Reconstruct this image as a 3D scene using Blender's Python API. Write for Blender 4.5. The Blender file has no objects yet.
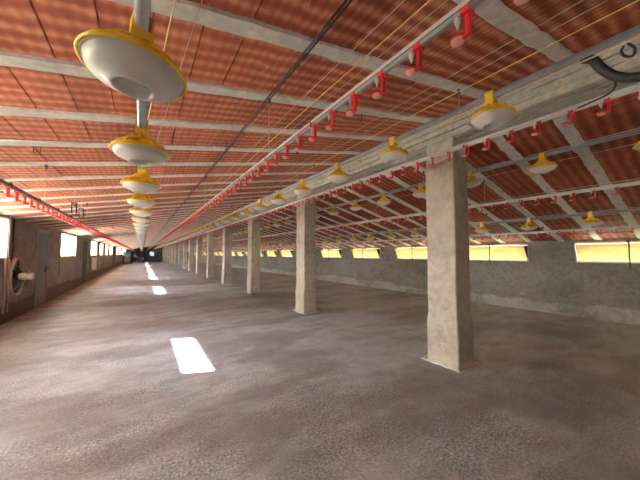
import bpy, math, random
from math import sin, cos, pi, radians
from mathutils import Vector, Matrix
R = random.Random(7)
sc = bpy.context.scene
COL = sc.collection

# ------------------------------------------------------------------ dimensions
XL, XR = -2.45, 8.80            # inner faces of the side walls
Y0, Y1 = -9.0, 66.0             # inner faces of the end walls
GX0, GX1, GZ = 3.45, 3.86, 3.09 # ridge girder: sides and underside
def zL(x): return 3.42 + 0.185 * (x - GX0)          # underside of the left roof tiles
def zR(x): return 3.10 - 0.257 * (x - GX1)          # underside of the right roof tiles
PITCH_L, PITCH_R = 0.743, 0.66
JL0, JR0 = 0.82, 1.03

# ------------------------------------------------------------------ materials
def nodes(name):
    m = bpy.data.materials.new(name); m.use_nodes = True
    nt = m.node_tree; b = nt.nodes['Principled BSDF']
    return m, nt, b
def N(nt, typ, **kw):
    n = nt.nodes.new(typ)
    for k, v in kw.items():
        if k in n.inputs: n.inputs[k].default_value = v
        else: setattr(n, k, v)
    return n
def L(nt, a, b): nt.links.new(a, b)
def math_(nt, op, a, b=None, c=None):
    n = nt.nodes.new('ShaderNodeMath'); n.operation = op
    for i, v in enumerate((a, b, c)):
        if v is None: continue
        if isinstance(v, (int, float)): n.inputs[i].default_value = v
        else: nt.links.new(v, n.inputs[i])
    return n.outputs[0]
def ramp(nt, fac, stops):
    n = nt.nodes.new('ShaderNodeValToRGB')
    e = n.color_ramp.elements
    while len(e) < len(stops): e.new(0.5)
    for el, (p, c) in zip(e, stops):
        el.position = p; el.color = (c[0], c[1], c[2], 1) if not isinstance(c, (int, float)) else (c, c, c, 1)
    nt.links.new(fac, n.inputs[0]); return n.outputs[0]
def mixc(nt, fac, a, b, mode='MIX'):
    n = nt.nodes.new('ShaderNodeMix'); n.data_type = 'RGBA'; n.blend_type = mode
    for inp, v in ((0, fac), (6, a), (7, b)):
        if isinstance(v, (int, float)): n.inputs[inp].default_value = v
        elif isinstance(v, tuple): n.inputs[inp].default_value = (*v, 1)
        else: nt.links.new(v, n.inputs[inp])
    return n.outputs[2]
def noise(nt, vec, scale, detail=4, rough=.6):
    n = N(nt, 'ShaderNodeTexNoise'); n.inputs['Scale'].default_value = scale
    n.inputs['Detail'].default_value = detail; n.inputs['Roughness'].default_value = rough
    nt.links.new(vec, n.inputs['Vector']); return n.outputs[0]
def pos(nt):
    return nt.nodes.new('ShaderNodeNewGeometry').outputs['Position']
def sep(nt, v):
    n = nt.nodes.new('ShaderNodeSeparateXYZ'); nt.links.new(v, n.inputs[0]); return n.outputs
def scaled(nt, v, s):
    n = nt.nodes.new('ShaderNodeVectorMath'); n.operation = 'MULTIPLY'; nt.links.new(v, n.inputs[0])
    n.inputs[1].default_value = s; return n.outputs[0]
def bump(nt, b, h, strength, dist):
    n = nt.nodes.new('ShaderNodeBump'); n.inputs['Strength'].default_value = strength
    n.inputs['Distance'].default_value = dist; nt.links.new(h, n.inputs['Height'])
    nt.links.new(n.outputs[0], b.inputs['Normal'])
def plain(name, col, rough=.5, metal=0.0, var=0.12, scale=8, bmp=0.0, spec=.5):
    m, nt, b = nodes(name)
    n = noise(nt, pos(nt), scale, 3)
    c = ramp(nt, n, [(.25, tuple(x * (1 - var) for x in col)), (.75, tuple(min(1, x * (1 + var)) for x in col))])
    L(nt, c, b.inputs['Base Color'])
    b.inputs['Roughness'].default_value = rough; b.inputs['Metallic'].default_value = metal
    b.inputs['Specular IOR Level'].default_value = spec
    if bmp: bump(nt, b, noise(nt, pos(nt), scale * 8, 4), .6, bmp)
    return m
def concrete(name, col, stain, z_dark=None, dark=(.1, .09, .085), z_top=None, seed=0, side=0):
    m, nt, b = nodes(name)
    p = pos(nt); s = sep(nt, p)
    n1 = noise(nt, scaled(nt, p, (1.0, 1.0, 1.6)), 1.3, 6, .65)
    n2 = noise(nt, p, 9 + seed, 5, .7)
    c = ramp(nt, n1, [(.32, stain), (.52, col), (.75, tuple(min(1, x * 1.18) for x in col))])
    c = mixc(nt, .45, c, ramp(nt, n2, [(.3, .22), (.7, .85)]), 'OVERLAY')
    c = mixc(nt, .6, c, ramp(nt, noise(nt, scaled(nt, p, (1, .6, 1.2)), .7, 3), [(.3, (.62, .56, .50)), (.5, (.9, .88, .85)), (.7, (1.0, 1.04, 1.1))]), 'MULTIPLY')
    if side:      # rough strip of render at the foot of the wall, with its own ragged edge
        zz = math_(nt, 'ADD', s[2], math_(nt, 'MULTIPLY', math_(nt, 'SUBTRACT', noise(nt, scaled(nt, p, (1, .55, .9)), 2.2, 5, .7), .5), .5))
        f = ramp(nt, zz, [(z_dark - .03, 1.0), (z_dark + .02, 0.0)])
        f = math_(nt, 'MULTIPLY', f, .8)
        c = mixc(nt, f, c, mixc(nt, n2, tuple(x * .55 for x in dark), tuple(min(1, x * 1.5) for x in dark)))
    L(nt, c, b.inputs['Base Color'])
    b.inputs['Roughness'].default_value = .9; b.inputs['Specular IOR Level'].default_value = .25
    bump(nt, b, noise(nt, p, 45, 5, .7), .5, .006)
    return m

def tile_mat(name, jp, j0, k=(1, 1, 1)):
    """terracotta board tiles: ribs of the extrusion and dry mortar smears show as a faint check"""
    m, nt, b = nodes(name)
    p = pos(nt); s = sep(nt, p)
    u = math_(nt, 'MULTIPLY', s[0], 2 * pi / 0.0625)
    v = math_(nt, 'MULTIPLY', s[1], 2 * pi / 0.118)
    wob = noise(nt, p, 5, 3)
    su = math_(nt, 'SINE', math_(nt, 'ADD', u, math_(nt, 'MULTIPLY', wob, 3)))
    sv = math_(nt, 'SINE', math_(nt, 'ADD', v, math_(nt, 'MULTIPLY', wob, 4)))
    pat = math_(nt, 'MULTIPLY_ADD', sv, .27, math_(nt, 'MULTIPLY_ADD', su, .10, .5))
    pat = math_(nt, 'ADD', pat, math_(nt, 'MULTIPLY', math_(nt, 'SUBTRACT', noise(nt, p, 9, 5, .7), .5), .8))
    c = ramp(nt, pat, [(.14, (.29, .066, .028)), (.42, (.41, .108, .048)), (.66, (.57, .19, .098)), (.92, (.72, .34, .21))])
    # tint of each tile
    cx = math_(nt, 'FLOOR', math_(nt, 'DIVIDE', s[0], .25))
    cy = math_(nt, 'FLOOR', math_(nt, 'DIVIDE', math_(nt, 'SUBTRACT', s[1], j0), jp))
    cb = nt.nodes.new('ShaderNodeCombineXYZ'); L(nt, cx, cb.inputs[0]); L(nt, cy, cb.inputs[1])
    w = nt.nodes.new('ShaderNodeTexWhiteNoise'); L(nt, cb.outputs[0], w.inputs['Vector'])
    tint = ramp(nt, w.outputs['Value'], [(0, (.80, .74, .72)), (.5, (.98, .98, .98)), (1, (1.0, .93, .86))])
    c = mixc(nt, 1.0, c, tint, 'MULTIPLY')
    big = ramp(nt, noise(nt, p, .8, 3), [(.3, (.82, .80, .80)), (.7, (1, 1, 1))])
    c = mixc(nt, .7, c, big, 'MULTIPLY')
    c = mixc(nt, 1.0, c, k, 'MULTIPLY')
    L(nt, c, b.inputs['Base Color']); b.inputs['Roughness'].default_value = .75
    b.inputs['Specular IOR Level'].default_value = .3
    bump(nt, b, pat, .35, .006)
    return m

def floor_mat():
    m, nt, b = nodes('pitted_concrete_floor')
    p = pos(nt)
    n1 = noise(nt, scaled(nt, p, (.55, 1.1, 1)), .75, 6, .62)
    n2 = noise(nt, p, 4.0, 6, .7)
    n3 = noise(nt, p, 46, 5, .8)
    big = noise(nt, scaled(nt, p, (.8, 1.2, 1)), 1.1, 4, .55)
    msk = ramp(nt, big, [(.36, .12), (.6, 1.0)])
    n4 = noise(nt, scaled(nt, p, (.35, 1.3, 1)), 1.6, 5, .6)
    c = ramp(nt, n1, [(.34, (.225, .19, .19)), (.46, (.30, .28, .285)), (.55, (.47, .48, .50)), (.66, (.35, .285, .28))])
    c = mixc(nt, .55, c, ramp(nt, n2, [(.25, .28), (.75, .74)]), 'OVERLAY')
    c = mixc(nt, math_(nt, 'MULTIPLY', msk, .8), c, ramp(nt, n3, [(.38, .02), (.52, .5), (.64, 1.0)]), 'OVERLAY')
    vo = N(nt, 'ShaderNodeTexVoronoi'); vo.inputs['Scale'].default_value = 42; L(nt, p, vo.inputs['Vector'])
    grit = ramp(nt, vo.outputs['Distance'], [(.14, 1.0), (.26, 0.0)])
    c = mixc(nt, math_(nt, 'MULTIPLY', math_(nt, 'MULTIPLY', grit, msk), .4), c, (.58, .57, .56))
    L(nt, c, b.inputs['Base Color'])
    rr = ramp(nt, n4, [(.30, .33), (.70, .52)]); L(nt, rr, b.inputs['Roughness'])
    b.inputs['Specular IOR Level'].default_value = .6
    h = math_(nt, 'ADD', math_(nt, 'MULTIPLY', n2, .9), math_(nt, 'ADD', math_(nt, 'MULTIPLY', n3, .6), math_(nt, 'MULTIPLY', grit, .3)))
    bump(nt, b, h, .34, .010)
    return m

def pane_mat(name, col, trans=.7):
    m, nt, b = nodes(name)
    p = pos(nt); s = sep(nt, p)
    n = noise(nt, scaled(nt, p, (1, .9, 4)), 2.2, 4)
    c = ramp(nt, n, [(.3, tuple(x * .72 for x in col)), (.7, col)])
    gy = math_(nt, 'ABSOLUTE', math_(nt, 'SUBTRACT', math_(nt, 'FRACT', math_(nt, 'DIVIDE', s[1], .155)), .5))
    gz = math_(nt, 'ABSOLUTE', math_(nt, 'SUBTRACT', math_(nt, 'FRACT', math_(nt, 'DIVIDE', s[2], .155)), .5))
    g = math_(nt, 'MAXIMUM', math_(nt, 'GREATER_THAN', gy, .475), math_(nt, 'GREATER_THAN', gz, .475))
    c = mixc(nt, math_(nt, 'MULTIPLY', g, .45), c, tuple(x * .35 for x in col))
    tr = nt.nodes.new('ShaderNodeBsdfTranslucent'); L(nt, c, tr.inputs[0])
    mx = nt.nodes.new('ShaderNodeMixShader'); mx.inputs[0].default_value = trans
    L(nt, c, b.inputs['Base Color']); b.inputs['Roughness'].default_value = .4
    L(nt, b.outputs[0], mx.inputs[1]); L(nt, tr.outputs[0], mx.inputs[2])
    L(nt, mx.outputs[0], nt.nodes['Material Output'].inputs[0])
    return m

def curtain_mat():
    m, nt, b = nodes('translucent_added_sun_curtain')  # sheet added in the left windows to block and spread the sun
    s = sep(nt, pos(nt))
    c = ramp(nt, math_(nt, 'ADD', s[2], math_(nt, 'MULTIPLY', noise(nt, pos(nt), 2, 2), .15)), [(.0, (.9, .8, .45)), (1.0, (.93, .93, .92))])
    c = ramp(nt, math_(nt, 'SUBTRACT', math_(nt, 'ADD', s[2], math_(nt, 'MULTIPLY', noise(nt, pos(nt), 2, 2), .15)), 1.2), [(.30, (.80, .60, .16)), (.44, (.93, .93, .92))])
    tr = nt.nodes.new('ShaderNodeBsdfTranslucent'); L(nt, c, tr.inputs[0])
    mx = nt.nodes.new('ShaderNodeMixShader'); mx.inputs[0].default_value = .85
    L(nt, c, b.inputs['Base Color']); b.inputs['Roughness'].default_value = .6
    L(nt, b.outputs[0], mx.inputs[1]); L(nt, tr.outputs[0], mx.inputs[2])
    L(nt, mx.outputs[0], nt.nodes['Material Output'].inputs[0]); return m
M = {}
M['floor'] = floor_mat()
M['tileL'] = tile_mat('terracotta_tiles_left', PITCH_L, JL0)
M['tileR_shaded'] = tile_mat('terracotta_tiles_right_shaded', PITCH_R, JR0, (.66, .52, .48))  # same tiles, colour darkened and reddened to carry the dimmer light here
M['joist'] = plain('joist_concrete', (.78, .765, .72), .9, var=.2, scale=14, bmp=.004, spec=.2)
M['deck'] = plain('roof_deck', (.10, .07, .06), .9)
M['wallL'] = concrete('left_wall_render', (.30, .265, .235), (.21, .18, .155), .42, (.12, .085, .07), side=1)
M['wallR'] = concrete('right_wall_render', (.29, .275, .245), (.21, .195, .165), .42, (.25, .225, .195), seed=3, side=1)
M['skirtR'] = concrete('right_skirt_render', (.40, .385, .35), (.22, .205, .18), seed=2)
M['wallE'] = concrete('end_wall_render', (.33, .31, .29), (.24, .22, .2))
M['pillar'] = concrete('pillar_concrete', (.60, .545, .47), (.47, .425, .36), seed=1)
M['girder'] = concrete('girder_concrete', (.55, .52, .46), (.42, .39, .34), seed=5)
M['orange'] = plain('raw_orange_brick', (.62, .27, .10), .8, var=.3, scale=12, bmp=.005)
M['pan'] = plain('white_pan_plastic', (.84, .83, .80), .34, var=.05, scale=5)
M['yellow'] = plain('yellow_plastic', (.95, .60, .02), .35, var=.12, scale=12)
M['galv'] = plain('galvanised_steel', (.38, .40, .41), .38, .75, var=.18, scale=10)
M['cream'] = plain('cream_tube', (.78, .74, .66), .4, .1, var=.08)
M['greypipe'] = plain('grey_water_pipe', (.40, .42, .42), .4, .2, var=.1)
M['white'] = plain('white_plastic', (.80, .79, .77), .4, var=.04)
M['whitepipe'] = plain('white_pipe', (.78, .77, .74), .4, var=.06)
M['black'] = plain('black_rubber', (.018, .019, .021), .5, var=.2)
M['dark'] = plain('dark_steel', (.07, .065, .06), .55, .4, var=.3)
M['cord'] = plain('straw_cord', (.62, .48, .28), .8, var=.1)
M['ycord'] = plain('yellow_cord', (.85, .62, .20), .7, var=.1)
M['wcord'] = plain('pale_cord', (.66, .60, .52), .8, var=.1)
M['door'] = plain('blue_grey_door_paint', (.13, .16, .17), .5, var=.2, scale=3)
M['door2'] = plain('dark_green_door_paint', (.035, .045, .04), .6, var=.25, scale=3)
M['frame'] = plain('white_window_frame', (.70, .68, .66), .5, var=.06)
M['rail'] = plain('grey_sliding_rail', (.36, .33, .30), .6, .2)
M['sheet'] = plain('grey_sheet', (.27, .235, .205), .7, var=.15, scale=4)
M['amber'] = pane_mat('amber_translucent_sheet', (.66, .54, .33))
M['curtain'] = curtain_mat()
M['frost'] = pane_mat('frosted_pane', (.20, .25, .28))
M['motor'] = plain('pale_motor_paint', (.55, .54, .50), .35, .2)
M['fanring'] = plain('fan_ring_metal', (.42, .38, .33), .55, .2)
M['fandark'] = plain('fan_blade_metal', (.075, .08, .085), .5, .4)
M['field'] = plain('dry_field', (.44, .37, .18), .95, var=.35, scale=.15)
M['tractor'] = plain('faded_machine_paint', (.045, .048, .05), .6, var=.3)
M['paleblue'] = plain('pale_blue_paint', (.30, .34, .37), .6, var=.1)
def red_mat():
    m, nt, b = nodes('red_cup_plastic')
    n = noise(nt, pos(nt), 6, 2)
    c = ramp(nt, n, [(.3, (.82, .02, .026)), (.7, (.86, .04, .05))])
    L(nt, c, b.inputs['Base Color']); b.inputs['Roughness'].default_value = .3
    tr = nt.nodes.new('ShaderNodeBsdfTranslucent'); tr.inputs[0].default_value = (.95, .12, .10, 1)
    mx = nt.nodes.new('ShaderNodeMixShader'); mx.inputs[0].default_value = .3
    L(nt, b.outputs[0], mx.inputs[1]); L(nt, tr.outputs[0], mx.inputs[2])
    L(nt, mx.outputs[0], nt.nodes['Material Output'].inputs[0]); return m
M['red'] = red_mat()
M['pink'] = plain('red_cup_pink_glow', (.88, .42, .38), .35, var=.1, scale=20)  # pink painted in for light glowing through the red cup bottoms

# ------------------------------------------------------------------ mesh helpers
class MB:
    def __init__(s): s.v = []; s.f = []; s.mi = []; s.cur = 0; s.sm = []; s.smooth = False
    def mat(s, i): s.cur = i; return s
    def add(s, vs, fs, smooth=None):
        o = len(s.v); s.v += [tuple(v) for v in vs]
        for f in fs:
            s.f.append(tuple(i + o for i in f)); s.mi.append(s.cur); s.sm.append(s.smooth if smooth is None else smooth)
        return s
    def box(s, x0, x1, y0, y1, z0, z1, bev=0):
        if bev:
            b = bev; vs = []; 
            # chamfered box: 3 verts per corner
            for sx in (0, 1):
                for sy in (0, 1):
                    for sz in (0, 1):
                        x = (x0, x1)[sx]; y = (y0, y1)[sy]; z = (z0, z1)[sz]
                        dx = b * (1 - 2 * sx); dy = b * (1 - 2 * sy); dz = b * (1 - 2 * sz)
                        vs += [(x, y + dy, z + dz), (x + dx, y, z + dz), (x + dx, y + dy, z)]
            def c(sx, sy, sz): return (sx * 4 + sy * 2 + sz) * 3
            F = []
            for a in (0, 1):
                q = [c(a, 0, 0), c(a, 1, 0), c(a, 1, 1), c(a, 0, 1)]; F.append(q if a else q[::-1])
                q = [c(0, a, 0) + 1, c(1, a, 0) + 1, c(1, a, 1) + 1, c(0, a, 1) + 1]; F.append(q[::-1] if a else q)
                q = [c(0, 0, a) + 2, c(1, 0, a) + 2, c(1, 1, a) + 2, c(0, 1, a) + 2]; F.append(q if a else q[::-1])
            for i in (0, 1):
                for j in (0, 1):
                    q = [c(i, j, 0), c(i, j, 1), c(i, j, 1) + 1, c(i, j, 0) + 1]; F.append(q if i == j else q[::-1])
                    q = [c(i, 0, j), c(i, 1, j), c(i, 1, j) + 2, c(i, 0, j) + 2]; F.append(q if i != j else q[::-1])
                    q = [c(0, i, j) + 1, c(1, i, j) + 1, c(1, i, j) + 2, c(0, i, j) + 2]; F.append(q if i == j else q[::-1])
                    for k in (0, 1):
                        q = [c(i, j, k), c(i, j, k) + 1, c(i, j, k) + 2]; F.append(q if (i + j + k) % 2 else q[::-1])
            return s.add(vs, F, False)
        vs = [(x, y, z) for x in (x0, x1) for y in (y0, y1) for z in (z0, z1)]
        return s.add(vs, [(0, 1, 3, 2), (4, 6, 7, 5), (0, 4, 5, 1), (2, 3, 7, 6), (0, 2, 6, 4), (1, 5, 7, 3)], False)
    def hexa(s, bot, top):
        return s.add(list(bot) + list(top), [(3, 2, 1, 0), (4, 5, 6, 7), (0, 1, 5, 4), (1, 2, 6, 5), (2, 3, 7, 6), (3, 0, 4, 7)], False)
    def tube(s, pts, r, n=8, cap=True, taper=None):
        pts = [Vector(p) for p in pts]; rings = []
        prev = None
        for i, p in enumerate(pts):
            t = (pts[min(i + 1, len(pts) - 1)] - pts[max(i - 1, 0)]).normalized()
            if prev is None:
                a = Vector((0, 0, 1)) if abs(t.z) < .9 else Vector((1, 0, 0))
                u = t.cross(a).normalized()
            else:
                u = (prev - t * prev.dot(t)).normalized()
            prev = u; w = t.cross(u)
            rr = r if taper is None else r * taper[i]
            rings.append([p + u * rr * cos(2 * pi * k / n) + w * rr * sin(2 * pi * k / n) for k in range(n)])
        vs = [v for q in rings for v in q]; F = []
        for i in range(len(rings) - 1):
            for k in range(n):
                F.append((i * n + k, i * n + (k + 1) % n, (i + 1) * n + (k + 1) % n, (i + 1) * n + k))
        s.add(vs, F, True)
        if cap:
            o = len(s.v) - len(vs)
            s.f.append(tuple(o + k for k in range(n))[::-1]); s.mi.append(s.cur); s.sm.append(False)
            o2 = o + (len(rings) - 1) * n
            s.f.append(tuple(o2 + k for k in range(n))); s.mi.append(s.cur); s.sm.append(False)
        return s
    def lathe(s, prof, n=32, c=(0, 0, 0), axis='z', smooth=True):
        vs = []
        for r, z in prof:
            for k in range(n):
                a = 2 * pi * k / n
                if axis == 'z': vs.append((c[0] + r * cos(a), c[1] + r * sin(a), c[2] + z))
                elif axis == 'x': vs.append((c[0] + z, c[1] + r * cos(a), c[2] + r * sin(a)))
                else: vs.append((c[0] + r * cos(a), c[1] + z, c[2] + r * sin(a)))
        F = []
        for i in range(len(prof) - 1):
            for k in range(n):
                F.append((i * n + k, i * n + (k + 1) % n, (i + 1) * n + (k + 1) % n, (i + 1) * n + k))
        return s.add(vs, F, smooth)
    def ring(s, R0, r, n=40, m=8, c=(0, 0, 0), axis='z'):
        return s.lathe([(R0 + r * cos(2 * pi * j / m), r * sin(2 * pi * j / m)) for j in range(m + 1)], n, c, axis)
    def prism(s, poly, y0, y1):      # polygon in XZ extruded along Y
        n = len(poly)
        vs = [(x, y0, z) for x, z in poly] + [(x, y1, z) for x, z in poly]
        return s.add(vs, [tuple(range(n))[::-1], tuple(range(n, 2 * n))] + [(i, (i + 1) % n, n + (i + 1) % n, n + i) for i in range(n)], False)
    def build(s, name, mats, parent=None, loc=None):
        me = bpy.data.meshes.new(name)
        me.from_pydata(s.v, [], s.f)
        if not isinstance(mats, (list, tuple)): mats = [mats]
        for m in mats: me.materials.append(m)
        me.polygons.foreach_set('material_index', s.mi)
        me.polygons.foreach_set('use_smooth', s.sm)
        me.validate(); me.update()
        o = bpy.data.objects.new(name, me); COL.objects.link(o)
        if parent: o.parent = parent
        if loc: o.location = loc
        return o
def tag(o, label=None, cat=None, group=None, kind=None):
    if label: o['label'] = label
    if cat: o['category'] = cat
    if group: o['group'] = group
    if kind: o['kind'] = kind
    return o
def empty(name, loc=(0, 0, 0)):
    o = bpy.data.objects.new(name, None); COL.objects.link(o); o.location = loc; o.empty_display_size = .1
    return o
def structure(o, label=None, cat=None):
    return tag(o, label, cat, None, 'structure')
def cpy(o, parent=None):
    c = o.copy(); COL.objects.link(c)
    if parent is not None: c.parent = parent
    return c
ORD = ['nearest', 'second', 'third', 'fourth', 'fifth', 'sixth', 'seventh', 'eighth', 'ninth', 'tenth', 'eleventh', 'twelfth',
       'thirteenth', 'fourteenth', 'fifteenth', 'sixteenth', 'seventeenth', 'eighteenth', 'nineteenth', 'twentieth']

# ------------------------------------------------------------------ floor and outside
fl = MB(); nx, ny = 12, 60
for i in range(nx + 1):
    for j in range(ny + 1): fl.v.append((XL - .3 + (XR - XL + .6) * i / nx, Y0 - .3 + (Y1 - Y0 + .6) * j / ny, 0))
for i in range(nx):
    for j in range(ny):
        a = i * (ny + 1) + j; fl.f.append((a, a + ny + 1, a + ny + 2, a + 1)); fl.mi.append(0); fl.sm.append(False)
structure(fl.build('floor', M['floor']), 'rough pitted grey brown concrete floor of the long hall', 'floor')
g = MB(); g.box(-150, 150, -120, 200, -.6, -.15)
structure(g.build('outside_ground', M['field']), 'dry yellow green field seen out of the left windows', 'ground')

# ------------------------------------------------------------------ walls with openings
def wall_x(name, xa, xb, ztop_a, ztop_b, holes, mat, label):
    """wall along Y; its top follows the roof; holes = (y0, y1, z0, z1)"""
    m = MB(); ys = sorted({Y0 - .25, Y1 + .25} | {h[0] for h in holes} | {h[1] for h in holes})
    for a, b in zip(ys, ys[1:]):
        hs = [h for h in holes if h[0] <= a + 1e-6 and h[1] >= b - 1e-6]
        def seg(z0, z1=None):
            if z1 is None:
                m.hexa([(xa, a, z0), (xb, a, z0), (xb, b, z0), (xa, b, z0)], [(xa, a, ztop_a), (xb, a, ztop_b), (xb, b, ztop_b), (xa, b, ztop_a)])
            else: m.box(xa, xb, a, b, z0, z1)
        if hs:
            h = hs[0]
            if h[2] > 0.01: seg(-.2, h[2])
            seg(h[3])
        else: seg(-.2)
    return structure(m.build(name, mat), label, 'wall')
LW = [(5.03, 6.82), (7.05, 8.62), (13.2, 15.9), (20.1, 22.5), (24.0, 25.8), (27.4, 29.3), (31.0, 33.5), (38.6, 41.0), (43.2, 46.0), (49.0, 52.0), (55.0, 58.0),
      (1.2, 3.6), (-5.4, -3.4)]
LZ = (1.40, 2.27)
LD = [(10.65, 11.72, 2.2), (17.6, 19.1, 2.25), (34.6, 37.0, 2.25)]
holes = [(a, b, LZ[0], LZ[1]) for a, b in LW] + [(a, b, 0.0, z) for a, b, z in LD]
wall_x('wall_left', XL - .2, XL, zL(XL - .2) + .01, zL(XL) + .01, holes, M['wallL'], 'grey brown rendered left wall with bright windows')
RW = [(1.2 + 2.75 * k - .9, 1.2 + 2.75 * k + .9) for k in range(-3, 23)]
RZ = (1.29, 1.78)
wall_x('wall_right', XR, XR + .2, zR(XR) + .01, zR(XR + .2) + .01, [(a, b, RZ[0], RZ[1]) for a, b in RW], M['wallR'], 'grey rendered right wall with a row of amber windows')
def endwall(name, ya, yb, door, label):
    m = MB(); dx0, dx1, dz = door
    def strip(x0, x1, z0, f):
        m.hexa([(x0, ya, z0), (x1, ya, z0), (x1, yb, z0), (x0, yb, z0)], [(x0, ya, f(x0)), (x1, ya, f(x1)), (x1, yb, f(x1)), (x0, yb, f(x0))])
    fl_ = lambda x: zL(x) + .05
    fr_ = lambda x: zR(x) + .05
    strip(XL - .2, dx0, -.2, fl_); strip(dx0, dx1, dz, fl_); strip(dx1, GX0, -.2, fl_)
    strip(GX0, GX1, -.2, lambda x: 3.5); strip(GX1, XR + .2, -.2, fr_)
    return structure(m.build(name, M['wallE']), label, 'wall')
endwall('wall_back', Y0 - .25, Y0, (-.8, .6, 2.3), 'rendered end wall behind the viewer with an open gateway')
endwall('wall_far', Y1, Y1 + .25, (1.3, 2.2, 2.1), 'rendered grey end wall far down the hall')
dd = MB(); dd.box(1.3, 2.2, Y1 + .06, Y1 + .11, 0, 1.15, .01); dd.box(1.3, 1.38, Y1 + .06, Y1 + .11, 1.15, 2.1); dd.box(2.12, 2.2, Y1 + .06, Y1 + .11, 1.15, 2.1)
dd.box(1.38, 2.12, Y1 + .06, Y1 + .11, 2.0, 2.1)
d = structure(dd.build('door_4', M['paleblue']), 'pale blue door with a bright glazed top in the far end wall', 'door')
gt = MB(); gt.box(-.8, .6, Y0 - .15, Y0 - .1, 0, 2.3, .01)
structure(gt.build('door_5', M['door']), 'shut steel door in the end wall behind the viewer', 'door')
p_ = MB(); p_.box(1.38, 2.12, Y1 + .08, Y1 + .09, 1.15, 2.0); p_.build('door_glass', M['frost'], d)

def skirt(name, x, sx, h0, mat, label):
    m = MB(); n = 300; vs = []
    for i in range(n + 1):
        y = Y0 + (Y1 - Y0) * i / n; h = h0 + R.uniform(-.03, .03) + .04 * sin(y * 1.7) + .03 * sin(y * .6 + 1); t = .035 + R.uniform(-.006, .006)
        vs += [(x - sx * .01, y, -.05), (x + sx * (t + .02), y, -.05), (x + sx * t, y, h - .03), (x + sx * .012, y, h), (x - sx * .01, y, h)]
    F = []
    for i in range(n):
        a = i * 5
        for k in range(4): F.append((a + k, a + k + 1, a + k + 6, a + k + 5)[::-1 if sx > 0 else 1])
    m.add(vs, F, False); return structure(m.build(name, mat), label, 'baseboard')
skirt('baseboard_right', XR, -1, .30, M['skirtR'], 'rough pale cement skirt along the foot of the right wall')

# ------------------------------------------------------------------ ceilings: tiles, deck and joists
def ceiling(name, x0, x1, zf, pitch, j0, mat, label, overhang):
    m = MB(); jk = []
    k = math.floor((Y0 - j0) / pitch) + 1
    while j0 + k * pitch < Y1: jk.append(j0 + k * pitch); k += 1
    slope = (zf(x1) - zf(x0)) / (x1 - x0)
    yy = [Y0] + jk + [Y1]
    nt_ = int(round((x1 - x0) / .25)); w = (x1 - x0) / nt_
    for a, b in zip(yy, yy[1:]):
        far = a > 30
        step = 1 if not far else 2
        for i in range(0, nt_, step):
            xa = x0 + i * w + R.uniform(.001, .006); xb = min(x1, x0 + (i + step) * w) - R.uniform(.001, .006)
            dz = R.uniform(0, .007); tl = R.uniform(-.003, .003)
            za, zb = zf(xa) + dz, zf(xb) + dz + tl
            m.hexa([(xa, a + .02, za), (xb, a + .02, zb), (xb, b - .02, zb), (xa, b - .02, za)], [(xa, a + .02, za + .035), (xb, a + .02, zb + .035), (xb, b - .02, zb + .035), (xa, b - .02, za + .035)])
    m.mat(1)
    xo0, xo1 = x0 - overhang[0], x1 + overhang[1]
    m.hexa([(xo0, Y0 - .3, zf(xo0) + .03), (xo1, Y0 - .3, zf(xo1) + .03), (xo1, Y1 + .3, zf(xo1) + .03), (xo0, Y1 + .3, zf(xo0) + .03)],
           [(xo0, Y0 - .3, zf(xo0) + .16), (xo1, Y0 - .3, zf(xo1) + .16), (xo1, Y1 + .3, zf(xo1) + .16), (xo0, Y1 + .3, zf(xo0) + .16)])
    if x1 < 4: m.box(GX1 + .003, GX1 + .12, Y0 - .3, Y1 + .3, 3.2, 3.56)
    c = structure(m.build(name, [mat, M['deck']]), label, 'ceiling')
    protos = []
    for q in range(5):
        j = MB(); n = 60; hw = .058; ls = []; 
        for i in range(n + 1):
            x = x0 + (x1 - x0) * i / n; z = zf(x)
            l_, r_ = -hw + R.uniform(-.007, .007), hw + R.uniform(-.007, .007)
            if R.random() < .08: r_ += .012
            ls += [(x, l_ - .012, z + .012), (x, l_, z - .014), (x, r_, z - .014), (x, r_ + .012, z + .012)]
        F = []
        for i in range(n):
            a = i * 4
            for k2 in range(3): F.append((a + k2, a + k2 + 1, a + k2 + 5, a + k2 + 4))
            F.append((a + 3, a, a + 4, a + 7))
        F += [(0, 3, 2, 1), (n * 4, n * 4 + 1, n * 4 + 2, n * 4 + 3)]
        j.add(ls, [f[::-1] for f in F], False); protos.append(j)
    first = {}; jl = [y for y in jk if y > -.6]; beh = [y for y in jk if y <= -.6]
    for i, y in enumerate(jl[:100]):
        q = i % 5
        if q not in first: o = protos[q].build('joist', M['joist'], c); first[q] = o
        else: o = cpy(first[q], c)
        o.location = (0, y, 0)
    rest = jl[100:] + beh
    m2 = MB()
    for y in rest:
        a, b = (x0, zf(x0)), (x1, zf(x1))
        m2.hexa([(x0, y - .06, a[1] - .014), (x1, y - .06, b[1] - .014), (x1, y + .06, b[1] - .014), (x0, y + .06, a[1] - .014)],
                [(x0, y - .06, a[1] + .02), (x1, y - .06, b[1] + .02), (x1, y + .06, b[1] + .02), (x0, y + .06, a[1] + .02)])
    tag(m2.build('joists', M['joist'], c), kind='stuff')
    return c
ceiling('ceiling', XL, GX0 + .02, zL, PITCH_L, JL0, M['tileL'], 'red terracotta tile roof underside rising from the left wall to the ridge girder', (.30, .5))
ceiling('ceiling', GX1 - .02, XR, zR, PITCH_R, JR0, M['tileR_shaded'], 'red tile roof underside, shade painted into its colour, falling from the ridge girder to the right wall', (.02, .6))

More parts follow.
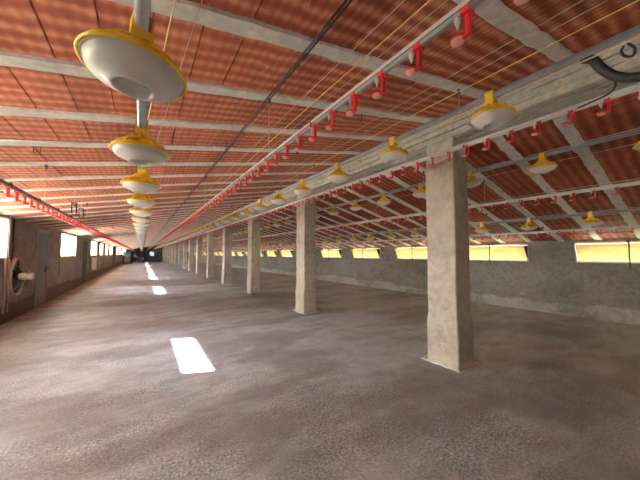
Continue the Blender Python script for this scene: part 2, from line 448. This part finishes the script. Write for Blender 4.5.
# ridge girder: two precast beams side by side, a course of orange brick on top
g = MB()
g.prism([(3.45, 3.105), (3.462, GZ), (3.55, GZ), (3.555, 3.105), (3.565, 3.105), (3.57, GZ), (3.635, GZ), (3.64, 3.15), (3.665, 3.15), (3.67, GZ), (3.75, GZ), (3.755, 3.105), (3.765, 3.105), (3.77, GZ), (3.848, GZ), (3.86, 3.105), (3.86, 3.34), (3.45, 3.34), (3.45, 3.27), (3.475, 3.262), (3.475, 3.24), (3.44, 3.232), (3.44, 3.175), (3.468, 3.168), (3.468, 3.152), (3.45, 3.145)][::-1], Y0, Y1)
girder = tag(g.build('ridge_girder', M['girder']), 'long pale concrete ridge girder carried on the row of pillars', 'girder', kind='structure')
g = MB(); y = Y0
while y < Y1:
    ln = R.uniform(.3, .42)
    g.box(3.458 + R.uniform(0, .01), 3.84, y, min(Y1, y + ln - .012), 3.34, 3.40 + R.uniform(0, .01)); y += ln
g.build('brick_course', M['orange'], girder)

# ------------------------------------------------------------------ pillars
def pillar_mesh(seed):
    r = random.Random(seed); m = MB()
    lv = [0, .06, .3, .55, .68, .9, 1.3, 1.7, 2.1, 2.5, 2.78, 2.80, 3.0, 3.09]
    vs = []; nper = 16
    for z in lv:
        t = .012 if z > .6 else .026
        if z < .05: t = .035
        if 2.79 < z: t = .004
        hx, hy = .166 + t, .205 + t
        sx, sy = r.uniform(-.004, .004), r.uniform(-.004, .004)
        c = .014
        for (cx, cy, q) in ((-1, -1, 0), (1, -1, 1), (1, 1, 2), (-1, 1, 3)):
            px, py = cx * hx + sx + r.uniform(-.004, .004), cy * hy + sy + r.uniform(-.004, .004)
            if q in (0, 2): vs += [(px, py - cy * c, z), (px - cx * c, py, z)]
            else: vs += [(px - cx * c, py, z), (px, py - cy * c, z)]
    n = 8; F = []
    for i in range(len(lv) - 1):
        for k in range(n): F.append((i * n + k, i * n + (k + 1) % n, (i + 1) * n + (k + 1) % n, (i + 1) * n + k))
    F.append(tuple(range(n))[::-1]); F.append(tuple(range((len(lv) - 1) * n, len(lv) * n)))
    m.add(vs, F, False); return m
PC = (3.65, 2.235)
pv = []
for k in range(16):
    yy = PC[1] + 4.0 * k
    if len(pv) < 4: o = pillar_mesh(30 + k).build('concrete_pillar', M['pillar']); pv.append(o)
    else: o = cpy(pv[k % 4])
    o.location = (PC[0], yy, 0)
    tag(o, 'square grey concrete pillar under the ridge girder, %s in the row%s' % (ORD[k], ' and the largest in view' if k == 0 else ' from the viewer'), 'pillar', 'row of concrete pillars')
# thin mortar lip round the foot of the nearest pillars
for k, src in enumerate(pv[:2]):
    m = MB(); pts = []
    for a in range(25):
        t = 2 * pi * a / 24; c_, s_ = cos(t), sin(t); q = max(abs(c_), abs(s_))
        pts.append((.245 * c_ / q * .97 + R.uniform(-.01, .01), .295 * s_ / q * .97 + R.uniform(-.01, .01), .004))
    m.tube(pts, .012, 6); m.build('mortar_lip', M['joist'], src)
pb = cpy(pv[1]); pb.location = (PC[0], PC[1] - 4, 0); tag(pb, 'square grey concrete pillar standing behind the viewer', 'pillar', 'row of concrete pillars')

# ------------------------------------------------------------------ left windows (sliding shutters lowered in rails)
wcount = 0
for k, (a, b) in enumerate(sorted(LW, key=lambda t: (t[0] < 0, abs(t[0])))):
    wcount += 1
    e = empty('window_%d' % wcount, (XL, (a + b) / 2, LZ[0])); structure(e)
    hw = (b - a) / 2; h = LZ[1] - LZ[0]
    m = MB()
    for s in (-1, 1): m.box(-.2, .015, s * hw - .03 * (s > 0), s * hw + .03 * (s < 0), 0, h)
    m.box(-.2, .02, -hw, hw, 0, .03); m.box(-.2, .015, -hw, hw, h - .03, h)
    m.box(-.14, -.11, -.02, .02, .03, h - .03)
    m.build('window_frame', M['frame'], e)
    m = MB()
    for s in (-1, 1): m.box(0.001, .035, s * (hw + .02) - .018, s * (hw + .02) + .018, -.68, h + .04)
    m.build('shutter_rail', M['rail'], e)
    m = MB(); m.box(.004, .022, -hw, hw, -.62, -.02); 
    for q in range(1, 5): m.box(.022, .028, -hw, hw, -.62 + .6 * q / 5 - .008, -.62 + .6 * q / 5 + .008)
    m.build('lowered_shutter', M['sheet'], e)
    shut = abs(a - 7.05) < .01 or a < 4
    m = MB(); ct = h - .04 if shut else .585; n = max(8, int((b - a) / .05)); vs = []
    for i in range(n + 1):
        y = -hw + .03 + (2 * hw - .06) * i / n; x = -.125 + .006 * sin(i * 1.3)
        vs += [(x, y, .0), (x, y, ct), (x - .004, y, ct), (x - .004, y, .0)]
    F = []
    for i in range(n):
        q = i * 4; F += [(q + j, q + (j + 1) % 4, q + 4 + (j + 1) % 4, q + 4 + j) for j in range(4)]
    m.add(vs, F, True); m.build('added_sun_curtain', M['curtain'], e)  # curtain added to trim the sun to a strip and diffuse the rest
    near = 'window in the left wall, %s from the viewer' % (['nearest', 'second', 'third', 'fourth', 'fifth', 'sixth', 'seventh', 'eighth', 'ninth', 'tenth', 'eleventh', 'twelfth', 'thirteenth', 'fourteenth'][k])
    e['label'] = near

# ------------------------------------------------------------------ right windows: amber hopper flaps with side cheeks
for k, (a, b) in enumerate(RW):
    if a < -8.8: pass
    e = empty('window_%d' % (wcount + 1 + k), (XR, (a + b) / 2, RZ[0])); structure(e)
    e['label'] = 'low amber hopper window in the right wall, number %d along it' % (k + 1)
    hw = (b - a) / 2; h = RZ[1] - RZ[0]
    m = MB()
    for s in (-1, 1): m.box(-.012, .15, s * hw - .035 * (s > 0), s * hw + .035 * (s < 0), 0, h)
    m.box(-.016, .15, -hw, hw, h - .04, h); m.box(-.02, .15, -hw, hw, 0, .035)
    m.build('window_frame', M['frame'], e)
    m = MB(); t = .19
    m.hexa([(.0, -hw + .04, .035), (.008, -hw + .04, .035), (.008, hw - .04, .035), (.0, hw - .04, .035)],
           [(-t, -hw + .04, h - .07), (-t + .008, -hw + .04, h - .07), (-t + .008, hw - .04, h - .07), (-t, hw - .04, h - .07)])
    m.build('hopper_flap', M['amber'], e)
    for s in (-1, 1):
        m = MB(); y = s * (hw - .03)
        m.add([(.0, y - .004, .03), (-t - .03, y - .004, h - .06), (.0, y - .004, h - .06), (.0, y + .004, .03), (-t - .03, y + .004, h - .06), (.0, y + .004, h - .06)],
              [(0, 1, 2), (5, 4, 3), (0, 3, 4, 1), (1, 4, 5, 2), (2, 5, 3, 0)], False)
        m.build('side_cheek', M['dark'], e)
    m = MB(); m.box(-t - .03, -t - .015, -.012, .012, -.10, h - .02); m.box(-t - .045, .0, -.035, .035, h - .03, h + .01)
    m.build('opening_rod', M['dark'], e)

# ------------------------------------------------------------------ left doors, fan, louvre
for k, (a, b, z) in enumerate(LD):
    e = MB(); e.box(XL - .03, XL - .005, a + .05, b - .05, -.01, z - .05, .006)
    mt = M['door'] if k == 0 else M['door2']
    d = e.build('door_%d' % (k + 1), mt)
    structure(d, ['blue grey steel door in the left wall beside the big fan', 'tall dark door between two bright left windows', 'dark door far down the left wall'][k], 'door')
    m = MB()
    for y in (a, b - .05): m.box(XL - .15, XL + .012, y, y + .05, 0, z)
    m.box(XL - .15, XL + .012, a, b, z - .05, z); m.box(XL - .19, XL - .002, a, b, -.1, .012)
    m.build('door_frame', M['rail'] if k == 0 else M['sheet'], d)
    m = MB(); yh = b - .14
    m.box(XL - .005, XL + .01, yh - .03, yh + .03, .95, 1.15, .004); m.tube([(XL, yh, 1.05), (XL + .06, yh, 1.05), (XL + .06, yh - .12, 1.05)], .012, 8)
    m.build('door_handle', M['black'], d)
    m = MB()
    for zz in (.35, 1.1, 1.85): m.box(XL - .006, XL + .003, a + .08, b - .08, zz - .02, zz + .02)
    m.build('door_rib', mt, d)

e = empty('wall_fan', (XL, 9.05, .98)); tag(e, 'large round wall fan with dark blades and a pale motor beside the blue grey door', 'fan')
m = MB(); m.ring(.41, .025, 40, 8, (.06, 0, 0), 'x'); m.lathe([(.40, 0.002), (.40, .10), (.43, .10), (.43, .002)], 40, (0, 0, 0), 'x'); m.build('shroud', M['fanring'], e)
m = MB()
for q in range(6):
    a0 = q * pi / 3 + .2; vs = []
    for (r, w, tw) in ((.07, .05, .03), (.2, .11, .035), (.38, .15, .02)):
        for s in (-1, 1):
            an = a0 + s * w / r / 2
            vs.append((.05 + s * tw, r * cos(an), r * sin(an)))
    vs += [(v[0] - .006, v[1], v[2]) for v in vs]
    m.add(vs, [(0, 1, 3, 2), (2, 3, 5, 4), (6, 8, 9, 7), (8, 10, 11, 9), (0, 2, 8, 6), (2, 4, 10, 8), (1, 7, 9, 3), (3, 9, 11, 5), (4, 5, 11, 10), (0, 6, 7, 1)], True)
m.lathe([(0, .09), (.07, .085), (.08, .03), (.08, .005)], 20, (0, 0, 0), 'x'); m.build('fan_blades', M['fandark'], e)
m = MB(); m.lathe([(.0, .35), (.04, .35), (.07, .34), (.078, .33), (.078, .12), (.065, .10), (0, .10)], 24, (0, 0, 0), 'x')
for q in range(12):
    a0 = q * pi / 6; m.box(.14, .31, .078 * cos(a0) - .004, .078 * cos(a0) + .004, .078 * sin(a0) - .004, .078 * sin(a0) + .004)
m.build('motor', M['motor'], e)
m = MB()
for q in range(4):
    a0 = pi / 4 + q * pi / 2; m.tube([(.28, .07 * cos(a0), .07 * sin(a0)), (.09, .41 * cos(a0), .41 * sin(a0))], .009, 6)
m.build('motor_bracket', M['fanring'], e)
m = MB(); m.box(0.001, .02, -.47, .47, -.47, .47); m.build('back_plate', M['sheet'], e)
m = MB(); m.tube([(XL + .02, 8.9, 2.28), (XL + .025, 8.87, 2.0), (XL + .02, 8.93, 1.6), (XL + .03, 8.8, 1.35), (XL + .03, 8.72, 1.2)], .016, 8)
tag(m.build('hanging_cable', M['black']), 'dark cable running down the left wall above the round fan', 'cable')
for (yy, lab) in ((8.66, 'pale upright tube on the left wall just before the round fan'), (8.45, 'pale upright tube on the left wall nearer the viewer than the fan')):
    m = MB(); m.tube([(XL + .045, yy, .25), (XL + .045, yy, 1.38)], .02, 10)
    for z in (.5, 1.1): m.box(XL + .001, XL + .05, yy - .028, yy + .028, z, z + .03)
    tag(m.build('wall_tube', M['fanring']), lab, 'pipe')
e = empty('louvre_vent', (XL, 21.2, .55)); tag(e, 'white louvred vent low on the left wall beneath a bright window', 'vent')
m = MB(); m.box(.04, .09, -.9, -.84, 0, .72); m.box(.04, .09, .84, .9, 0, .72); m.box(.04, .09, -.9, .9, 0, .06); m.box(.04, .09, -.9, .9, .66, .72); m.box(.035, .04, -.9, .9, 0, .72); m.build('frame', M['white'], e)
m = MB()
for q in range(7):
    z = .1 + q * .08; m.hexa([(.045, -.84, z), (.085, -.84, z - .02), (.085, .84, z - .02), (.045, .84, z)], [(.045, -.84, z + .012), (.085, -.84, z - .008), (.085, .84, z - .008), (.045, .84, z + .012)])
m.build('louvres', M['white'], e)

# ------------------------------------------------------------------ feeder pans
FR = .165      # rim radius; local origin = centre of the rim
def pan_mb(n=40):
    m = MB(); m.lathe([(r_, z_ * (1.3 if z_ < 0 else 1)) for r_, z_ in ((.0, -.004), (.040, -.004), (.052, -.009), (.057, -.030), (.061, -.041), (.067, -.044), (.074, -.042), (.085, -.034), (.11, -.028), (.136, -.020), (.148, -.011), (.151, -.002), (.153, .003), (.157, -.001), (.163, .006),
                       (.156, .006), (.146, -.004), (.132, -.015), (.105, -.026), (.080, -.035), (.066, -.035), (.054, -.008), (.0, -.002))], n)
    return m
def grill_mb(n=40, ribs=12):
    m = MB(); m.ring(.1665, .0055, n, 8, (0, 0, .005)); m.ring(.160, .0035, n, 6, (0, 0, .018)); m.ring(.124, .0035, n, 6, (0, 0, .051))
    m.lathe([(.030, .090), (.060, .080), (.084, .068), (.088, .062), (.088, .058), (.082, .062), (.056, .074), (.030, .084)], n)
    for k in range(ribs):
        a = 2 * pi * k / ribs; ca, sa = cos(a), sin(a); w = .007
        pr = [(.084, .068), (.114, .060), (.140, .045), (.157, .026), (.168, .006), (.160, .006), (.149, .022), (.134, .038), (.112, .051), (.084, .060)]
        n_ = len(pr); vs = []
        for s in (-1, 1):
            for r, z in pr: vs.append((r * ca - s * w * sa, r * sa + s * w * ca, z))
        m.add(vs, [tuple(range(n_)), tuple(range(n_, 2 * n_))[::-1]] + [(i, n_ + i, n_ + (i + 1) % n_, (i + 1) % n_) for i in range(n_)], False)
        vs = []
        for s in (-1, 1):
            for r, z in ((.034, .112), (.060, .094), (.096, .072), (.096, .058), (.034, .08)): vs.append((r * ca - s * .003 * sa, r * sa + s * .003 * ca, z))
        m.add(vs, [(0, 1, 2, 3, 4), (9, 8, 7, 6, 5)] + [(i, 5 + i, 5 + (i + 1) % 5, (i + 1) % 5) for i in range(5)], False)
    return m
def tower_mb(n=20):
    m = MB(); m.lathe([(.036, .075), (.036, .108), (.030, .120), (.028, .14), (.0, .14)], n)
    for s in (-1, 1):
        m.box(s * .030 - .004, s * .030 + .004, -.032, .032, .10, .188)
    m.box(-.034, .034, -.032, .032, .186, .196, .003)
    m.box(-.034, .034, .026, .034, .10, .14); m.box(-.034, .034, -.034, -.026, .10, .14)
    m.box(-.012, .012, -.02, .02, .196, .210, .003)
    return m
def make_feeder():
    e = empty('feeder_pan')
    pan_mb().build('pan', M['pan'], e); grill_mb().build('grill', M['yellow'], e); tower_mb().build('pipe_clamp', M['yellow'], e)
    return e
def far_feeder():
    m = MB(); m.mat(0); m.lathe([(.0, -.01), (.05, -.02), (.068, -.043), (.13, -.024), (.160, .004), (.0, .004)], 14)
    m.mat(1); m.lathe([(.168, .0), (.166, .015), (.155, .034), (.12, .064), (.036, .092), (.034, .19), (0, .2)], 12)
    return m.build('feeder_pan', [M['pan'], M['yellow']])
ROWS = [  # X, first Y, pan rim z, text
    (-.02, .95, 2.075, 'of the left row hanging straight ahead', 'feeder pans of the left row'),
    (2.05, .90, 2.46, 'of the row beside the ridge girder', 'feeder pans of the row by the girder'),
    (4.22, .38, 2.585, 'of the first row right of the pillars', 'feeder pans of the first right row'),
    (6.47, 1.32, 2.03, 'of the row nearest the right wall', 'feeder pans of the row by the right wall')]
proto = farp = None
rg = random.Random(3)
for ri, (x, y, z, txt, grp) in enumerate(ROWS):
    k = 0; s = .885 if ri == 0 else .9; yy = y
    while yy < 64.5:
        if yy < 26:
            if proto is None: o = proto = make_feeder()
            else:
                o = cpy(proto)
                for ch in proto.children: cpy(ch, o)
        else:
            if farp is None: o = farp = far_feeder()
            else: o = cpy(farp)
        o.location = (x + (-.013 if ri == 0 and k == 0 else 0), 1.02 if ri == 0 and k == 0 else yy, z); o.scale = (.86, .86, .97)
        if ri == 0 and k == 0: o.rotation_euler = (0, radians(4.5), .2)
        else: o.rotation_euler = (radians(rg.uniform(-1, 1)), radians(rg.uniform(-2, 2)) if ri != 2 else 0, rg.uniform(-.15, .15))
        if k < 16: lab = '%s yellow and white feeder pan %s' % (ORD[k], txt)
        else: lab = 'tiny feeder pan beyond the sixteenth %s' % txt
        tag(o, lab[:200], 'feeder', grp)
        k += 1; yy = y + k * s

# ------------------------------------------------------------------ feed pipes with hangers
def hanger(parent, x, y, z0, z1, mcord, pulley=True):
    m = MB(); m.tube([(x, y, z0), (x, y, z1)], .0028, 5); m.build('hanging_cord', mcord, parent)
    if pulley:
        m = MB(); m.box(x - .012, x + .012, y - .012, y + .012, z1 - .05, z1, .003); m.ring(.016, .004, 14, 6, (x, y, z1 - .06), 'x'); m.build('pulley', M['dark'], parent)
def roofz(x): return (zL(x) if x < 3.6 else zR(x)) - .014
PO = .165
for ri, (x, y, z, txt, grp) in enumerate(ROWS):
    e = empty('feed_pipe', (0, 0, 0))
    tag(e, ['galvanised feed pipe carrying the left row of feeder pans', 'galvanised feed pipe running beside the pale ridge girder', 'thin galvanised feed pipe right of the pillars carrying feeder pans', 'thin galvanised feed pipe nearest the right wall carrying feeder pans'][ri], 'pipe')
    m = MB(); m.tube([(x, Y0 + .4, z + PO), (x, Y1 - .6, z + PO)], .0215, 14); m.build('pipe', M['galv'], e)
    if ri != 0:
        m = MB(); m.tube([(x - .01, Y0 + .4, z + PO + (-.045 if ri == 1 else .035)), (x - .01, Y1 - .6, z + PO + (-.045 if ri == 1 else .035))], .0045, 5); m.build('guard_wire', M['wcord'], e)
    m = MB(); yy = 1.9; m.lathe([(.0215, -.05), (.027, -.05), (.027, .05), (.0215, .05)], 14, (0, 0, 0), 'y'); c0 = m.build('pipe_coupling', M['galv'], e); c0.location = (x, yy, z + PO)
    while yy < 60:
        yy += 3.1; c = cpy(c0, e); c.location = (x, yy, z + PO)
    yy = JL0 + PITCH_L * 4.0 if x < 3.6 else JR0 + PITCH_R * 3
    p = PITCH_L * 4 if x < 3.6 else PITCH_R * 4
    yy = yy if ri else yy + .0
    while yy < 62:
        hanger(e, x, yy, z + PO + .02, roofz(x), M['cord'], yy < 20); yy += p

# yellow cord slanting down to the left feed pipe
m = MB(); m.tube([(.17, .50, zL(.17) - .012), (.0, 1.9, 2.26)], .0032, 6)
tag(m.build('slanting_cord', M['ycord']), 'yellow cord slanting from the roof to the left feed pipe behind the big pan', 'cord')
m = MB(); m.tube([(.27, .60, zL(.27) - .012), (.03, 2.8, 2.27)], .002, 5)
tag(m.build('slanting_cord', M['wcord']), 'thin pale cord slanting from the roof right of the big pan', 'cord')

# ------------------------------------------------------------------ drinker lines
def cup_mb():
    m = MB(); m.mat(0)
    # saddle over the pipe, arm, hook to the cup
    m.box(-.019, .019, -.016, .016, -.019, -.014); m.box(-.019, -.0135, -.016, .016, -.017, .002); m.box(.0135, .019, -.016, .016, -.017, .002)
    m.box(-.009, .009, -.010, .006, -.088, -.018, .0025)
    m.hexa([(-.008, -.008, -.096), (.008, -.008, -.096), (.008, .016, -.100), (-.008, .016, -.100)], [(-.008, -.008, -.084), (.008, -.008, -.084), (.008, .016, -.090), (-.008, .016, -.090)])
    m.lathe([(.023, -.080), (.025, -.081), (.026, -.088), (.0255, -.092), (.0235, -.092), (.023, -.080)], 18, (0, .036, 0))
    m.mat(1); m.lathe([(.0255, -.090), (.022, -.099), (.012, -.104), (.0, -.105)], 18, (0, .036, 0)); m.lathe([(.0225, -.088), (.018, -.096), (0, -.1)], 18, (0, .036, 0))
    return m
def nip_mb():
    m = MB(); m.lathe([(.0, -.052), (.0022, -.052), (.0022, -.044), (.0062, -.043), (.0068, -.030), (.0105, -.028), (.0115, -.016), (.0115, -.008)], 12, (0, .036, 0)); return m
LINES = [(-1.0, 2.10, .0, 'white and red drinker line nearest the left wall', 2.6),
         (.95, 2.375, .486, 'cream drinker line with red cups crossing in front of the red roof', .28),
         (2.83, 2.635, .457, 'white drinker line with red cups passing in front of the nearest pillar', .3),
         (5.0, 2.345, .767, 'white drinker line high on the right between the pan rows', .6),
         (7.6, 1.985, 1.0, 'white drinker line just in front of the right wall', 1.0)]
cup0 = nip0 = None
for li, (x, z, ph, txt, ystart) in enumerate(LINES):
    e = empty('drinker_line', (0, 0, 0)); tag(e, txt, 'drinker')
    wm = M['greypipe'] if li < 2 else M['whitepipe']
    tm = M['greypipe'] if li == 0 else (M['cream'] if li == 1 else M['whitepipe'])
    m = MB(); m.box(x - .0105, x + .0105, Y0 + .4, Y1 - 1, z - .0105, z + .0105, .003); m.build('water_pipe', wm, e)
    m = MB(); m.box(x - .005, x + .004, Y0 + .4, Y1 - 1, z + .0108, z + .02); m.build('joining_strip', M['dark'] if li < 2 else wm, e)
    m = MB(); m.tube([(x - .006, Y0 + .4, z + .026), (x - .006, Y1 - 1, z + .026)], .0085 if li < 2 else .0135, 10); m.build('support_tube', tm, e)
    m = MB(); yy = ph + 1.06
    m.box(-.015, .013, -.008, .008, -.0125, .036, .003); c0 = m.build('clip', M['black'], e); c0.location = (x, yy, z)
    while yy < 30:
        yy += .82; c = cpy(c0, e); c.location = (x, yy, z)
    ns = math.ceil((ystart - ph) / .205); cnt = 0; far = MB()
    while True:
        y = ph + (ns + cnt) * .205
        if y > Y1 - 2: break
        if cnt < 100:
            if cup0 is None:
                c = cup0 = cup_mb().build('drip_cup', [M['red'], M['pink']], e); n_ = nip0 = nip_mb().build('nipple', M['white'], c)
            else:
                c = cpy(cup0, e); n_ = cpy(nip0, c)
            c.location = (x, y, z)
        else:
            far.mat(0).box(x - .012, x + .012, y - .016, y + .016, z - .09, z - .012); far.mat(1).box(x - .024, x + .024, y + .012, y + .06, z - .105, z - .082)
        cnt += 1
    tag(far.build('drip_cups', [M['red'], M['pink']], e), kind='stuff')
    p = PITCH_L * 4 if x < 3.6 else PITCH_R * 4
    yy = (JL0 + PITCH_L * (2 if li == 1 else 1)) if x < 3.6 else JR0 + PITCH_R * 2
    while yy < 62:
        hanger(e, x, yy, z + .035, roofz(x), M['wcord'], yy < 22); yy += p
# pulley frames above the left drinker line
for (yy, lab) in ((6.1, 'small metal pulley frame above the left drinker line, the nearer of two'), (6.75, 'small metal pulley frame above the left drinker line, the farther of two')):
    e = empty('pulley_frame', (-.98, yy, 2.16)); tag(e, lab, 'pulley', 'pulley frames')
    m = MB()
    for s in (-1, 1):
        for q in (-1, 1): m.box(q * .03 - .004, q * .03 + .004, s * .025 - .004, s * .025 + .004, .03, .2)
    m.box(-.036, .036, -.03, .03, .195, .205); m.build('bracket', M['dark'], e)
    m = MB(); m.lathe([(.012, -.015), (.032, -.015), (.025, 0), (.032, .015), (.012, .015)], 18, (0, 0, .15), 'y'); m.build('wheel', M['galv'], e)
    m = MB(); m.tube([(0, 0, .2), (0, 0, roofz(-.98) - 2.16)], .004, 6); m.build('hanging_cord', M['wcord'], e)

# ------------------------------------------------------------------ conduit and long cords under the roof
m = MB(); xs = .85
pts = [(xs, y, zL(xs) - .125) for y in (Y0 + .5, 10, 30, Y1 - 2)]
m.tube(pts, .0075, 8); m.tube([(p[0] + .026, p[1], p[2] + .006) for p in pts], .0055, 8)  # thinner second tube stands in for the conduit's shadow
yy = .5
while yy < 40: m.box(xs + .008, xs + .016, yy - .004, yy + .004, zL(xs) - .125, zL(xs) - .01); yy += PITCH_L * 4
tag(m.build('cable_conduit', M['black']), 'black conduit and a thinner tube standing for its shadow close under the left red roof', 'conduit')
CORDS = [(1.19, .09, 'pale cord high under the left roof, leftmost of three beside the cream drinker line', .0028), (1.345, .08, 'straw coloured cord high under the left roof, the thick middle one of three', .0045),
         (1.44, .085, 'pale cord high under the left roof, rightmost of three beside the cream drinker line', .0022),
         (2.30, .10, 'pale cord under the left roof above the girder side feeder row', .0022), (2.48, .10, 'thin pale cord under the left roof just left of the thick cord', .0022), (2.72, .10, 'thick straw cord under the left roof close to the ridge girder', .0045),
         (5.6, .14, 'dull cord under the right roof just right of the high white drinker line', .005), (4.75, .10, 'dull cord under the right roof left of the high white drinker line', .004), (7.0, .09, 'dull cord under the right roof near the right wall', .004)]
for (x, dz, lab, r) in CORDS:
    m = MB(); z = (zL(x) if x < 3.6 else zR(x)) - dz
    m.tube([(x, y, z + .012 * sin(y)) for y in [Y0 + .5 + i * 1.5 for i in range(48)]], r, 5)
    tag(m.build('long_cord', M['ycord'] if r > .0044 and x < 3.6 else M['wcord']), lab, 'cord')

# hooks of bent rebar on the joists
def hook(x, k, lab):
    y = JL0 + k * PITCH_L + .066; z = roofz(x)
    m = MB(); pts = [(x, y, z + .01), (x, y, z - .06)] + [(x - .025 + .025 * cos(a), y, z - .06 - .025 * sin(a)) for a in [pi * i / 6 for i in range(1, 7)]] + [(x - .05, y, z - .035)]
    m.tube(pts, .0045, 6); tag(m.build('ceiling_hook', M['dark']), lab, 'hook', 'bent hooks under the roof')
hook(-.98, 1.02, 'bent steel hook hanging from a joist left of the big pan')
hook(-.9, 4.0, 'small bent steel hook under the left roof beyond the big pan')
hook(2.15, 2.0, 'bent steel hook under the left roof above the girder side pans')

# black cable bundle at the upper right, looped over the feed pipe
def at(px, py, X):
    th = math.atan(178 / 271); t = (px - 320) / 271
    dx, dy = sin(th) + t * cos(th), cos(th) - t * sin(th); d = X / dx
    return (X, dy * d, 1.5 + (254 - py) / 271 * d)
def smoothpts(ps, n=6):
    ps = [Vector(p) for p in ps]; out = []
    for i in range(len(ps) - 1):
        a = ps[max(i - 1, 0)]; b = ps[i]; c = ps[i + 1]; d = ps[min(i + 2, len(ps) - 1)]
        for k in range(n):
            t = k / n
            out.append(.5 * ((2 * b) + (c - a) * t + (2 * a - 5 * b + 4 * c - d) * t * t + (3 * b - a - 3 * c + d) * t ** 3))
    out.append(ps[-1]); return out
m = MB(); m.tube(smoothpts([at(592, 52, 2.09), at(603, 53, 2.12), at(611, 62, 2.15), at(624, 70, 2.17), at(642, 72, 2.17), at(670, 66, 2.17), at(700, 45, 2.15), at(715, 20, 2.08)]), .024, 10)
cb = tag(m.build('cable_bundle', M['black']), 'thick black cable bundle looping down from the feed pipe at upper right', 'cable')
m = MB(); m.tube(smoothpts([at(636, 38, 2.07), at(633, 44, 2.07), at(637, 49, 2.07), at(645, 48, 2.07), at(647, 40, 2.07), at(640, 35, 2.07)]), .006, 8); m.build('cable_loop', M['black'], cb)
m = MB(); m.tube(smoothpts([at(624, 72, 2.19), at(625, 80, 2.2), at(619, 88, 2.22), at(606, 95, 2.24), at(585, 104, 2.3)]), .005, 6); m.build('loose_cable', M['black'], cb)

# ------------------------------------------------------------------ equipment far down the hall
e = empty('farm_trailer', (-.55, 56.5, 0)); tag(e, 'low dark farm trailer parked far down the hall left of the middle', 'trailer')
m = MB(); m.hexa([(-.8, -1.2, .45), (.8, -1.2, .45), (.8, 1.2, .45), (-.8, 1.2, .45)], [(-1.0, -1.4, 1.05), (1.0, -1.4, 1.05), (1.0, 1.4, 1.05), (-1.0, 1.4, 1.05)])
m.box(-.45, .1, -.5, .5, 1.05, 1.5, .04); m.build('hopper', M['tractor'], e)
for s in (-1, 1):
    m = MB(); m.ring(.28, .10, 24, 10, (s * .8, -.3, .38), 'x'); m.lathe([(.0, -.06), (.2, -.05), (.2, .05), (0, .06)], 20, (s * .8, -.3, .38), 'x'); m.build('wheel', M['black'], e)
m = MB(); m.tube([(0, -1.2, .5), (0, -2.3, .35)], .04, 8); m.box(-.04, .04, -2.3, -2.22, 0, .36); m.build('drawbar', M['dark'], e)
e = empty('control_cabinet', (-1.75, 50.0, 0)); tag(e, 'dark equipment cabinet with a pale box beside the far left windows', 'cabinet')
m = MB(); m.box(-.6, .45, -.4, .4, .1, 1.9, .03); 
for sx in (-.5, .35): m.box(sx, sx + .1, -.35, .35, 0, .1)
m.build('body', M['tractor'], e)
m = MB(); m.box(-.35, .35, -.62, -.4, .25, 1.0, .02); m.build('pale_box', M['paleblue'], e)

# ------------------------------------------------------------------ light: sky, sun, portals at the openings
w = bpy.data.worlds.new('sky'); sc.world = w; w.use_nodes = True
nt = w.node_tree; bg = nt.nodes['Background']
tc = nt.nodes.new('ShaderNodeTexCoord'); s = nt.nodes.new('ShaderNodeSeparateXYZ'); nt.links.new(tc.outputs['Generated'], s.inputs[0])
c = ramp(nt, s.outputs[2], [(.0, (.95, .97, 1.0)), (.12, (.88, .94, 1.05)), (.6, (.60, .77, 1.05))])

sd = -Vector((2.98, -1.22, -1.93)).normalized()
dp = nt.nodes.new('ShaderNodeVectorMath'); dp.operation = 'DOT_PRODUCT'; nt.links.new(tc.outputs['Generated'], dp.inputs[0]); dp.inputs[1].default_value = sd
gl = math_(nt, 'POWER', math_(nt, 'MAXIMUM', dp.outputs['Value'], 0.0), 14)
gm = nt.nodes.new('ShaderNodeVectorMath'); gm.operation = 'SCALE'; gm.inputs[0].default_value = (.96, .98, 1); nt.links.new(math_(nt, 'MULTIPLY', gl, 7.0), gm.inputs['Scale'])
ga = nt.nodes.new('ShaderNodeVectorMath'); ga.operation = 'ADD'; nt.links.new(c, ga.inputs[0]); nt.links.new(gm.outputs[0], ga.inputs[1]); c = ga.outputs[0]
nt.links.new(c, bg.inputs[0]); bg.inputs[1].default_value = 32.0
sl = bpy.data.lights.new('sun', 'SUN'); sl.energy = 95; sl.angle = radians(.7); sl.color = (1, .97, .93)
so = bpy.data.objects.new('sun', sl); COL.objects.link(so)
so.rotation_euler = Vector((2.98, -1.22, -1.93)).to_track_quat('-Z', 'Y').to_euler()
def portal(y, z, x, wy, wz, dirx):
    l = bpy.data.lights.new('portal', 'AREA'); l.shape = 'RECTANGLE'; l.size = wz; l.size_y = wy
    l.cycles.is_portal = True
    o = bpy.data.objects.new('portal', l); COL.objects.link(o); o.location = (x, y, z)
    o.rotation_euler = (0, radians(-90) * dirx, 0)
for a, b in LW:
    portal((a + b) / 2, sum(LZ) / 2, XL - .22, b - a, LZ[1] - LZ[0], 1)

# ------------------------------------------------------------------ camera and view
cd = bpy.data.cameras.new('camera'); cd.sensor_width = 36; cd.lens = 36 * 271 / 640; cd.clip_start = .02; cd.clip_end = 500
co = bpy.data.objects.new('camera', cd); COL.objects.link(co); co.location = (0, 0, 1.5)
co.rotation_euler = (radians(90) + math.atan(14 / 271), 0, -math.atan(178 / 271)); sc.camera = co
sc.view_settings.view_transform = 'Standard'; sc.view_settings.look = 'None'; sc.view_settings.gamma = 1
sc.view_settings.use_curve_mapping = False; sc.view_settings.exposure = 0.38
sc.cycles.max_bounces = 10; sc.cycles.diffuse_bounces = 7; sc.cycles.sample_clamp_indirect = 8
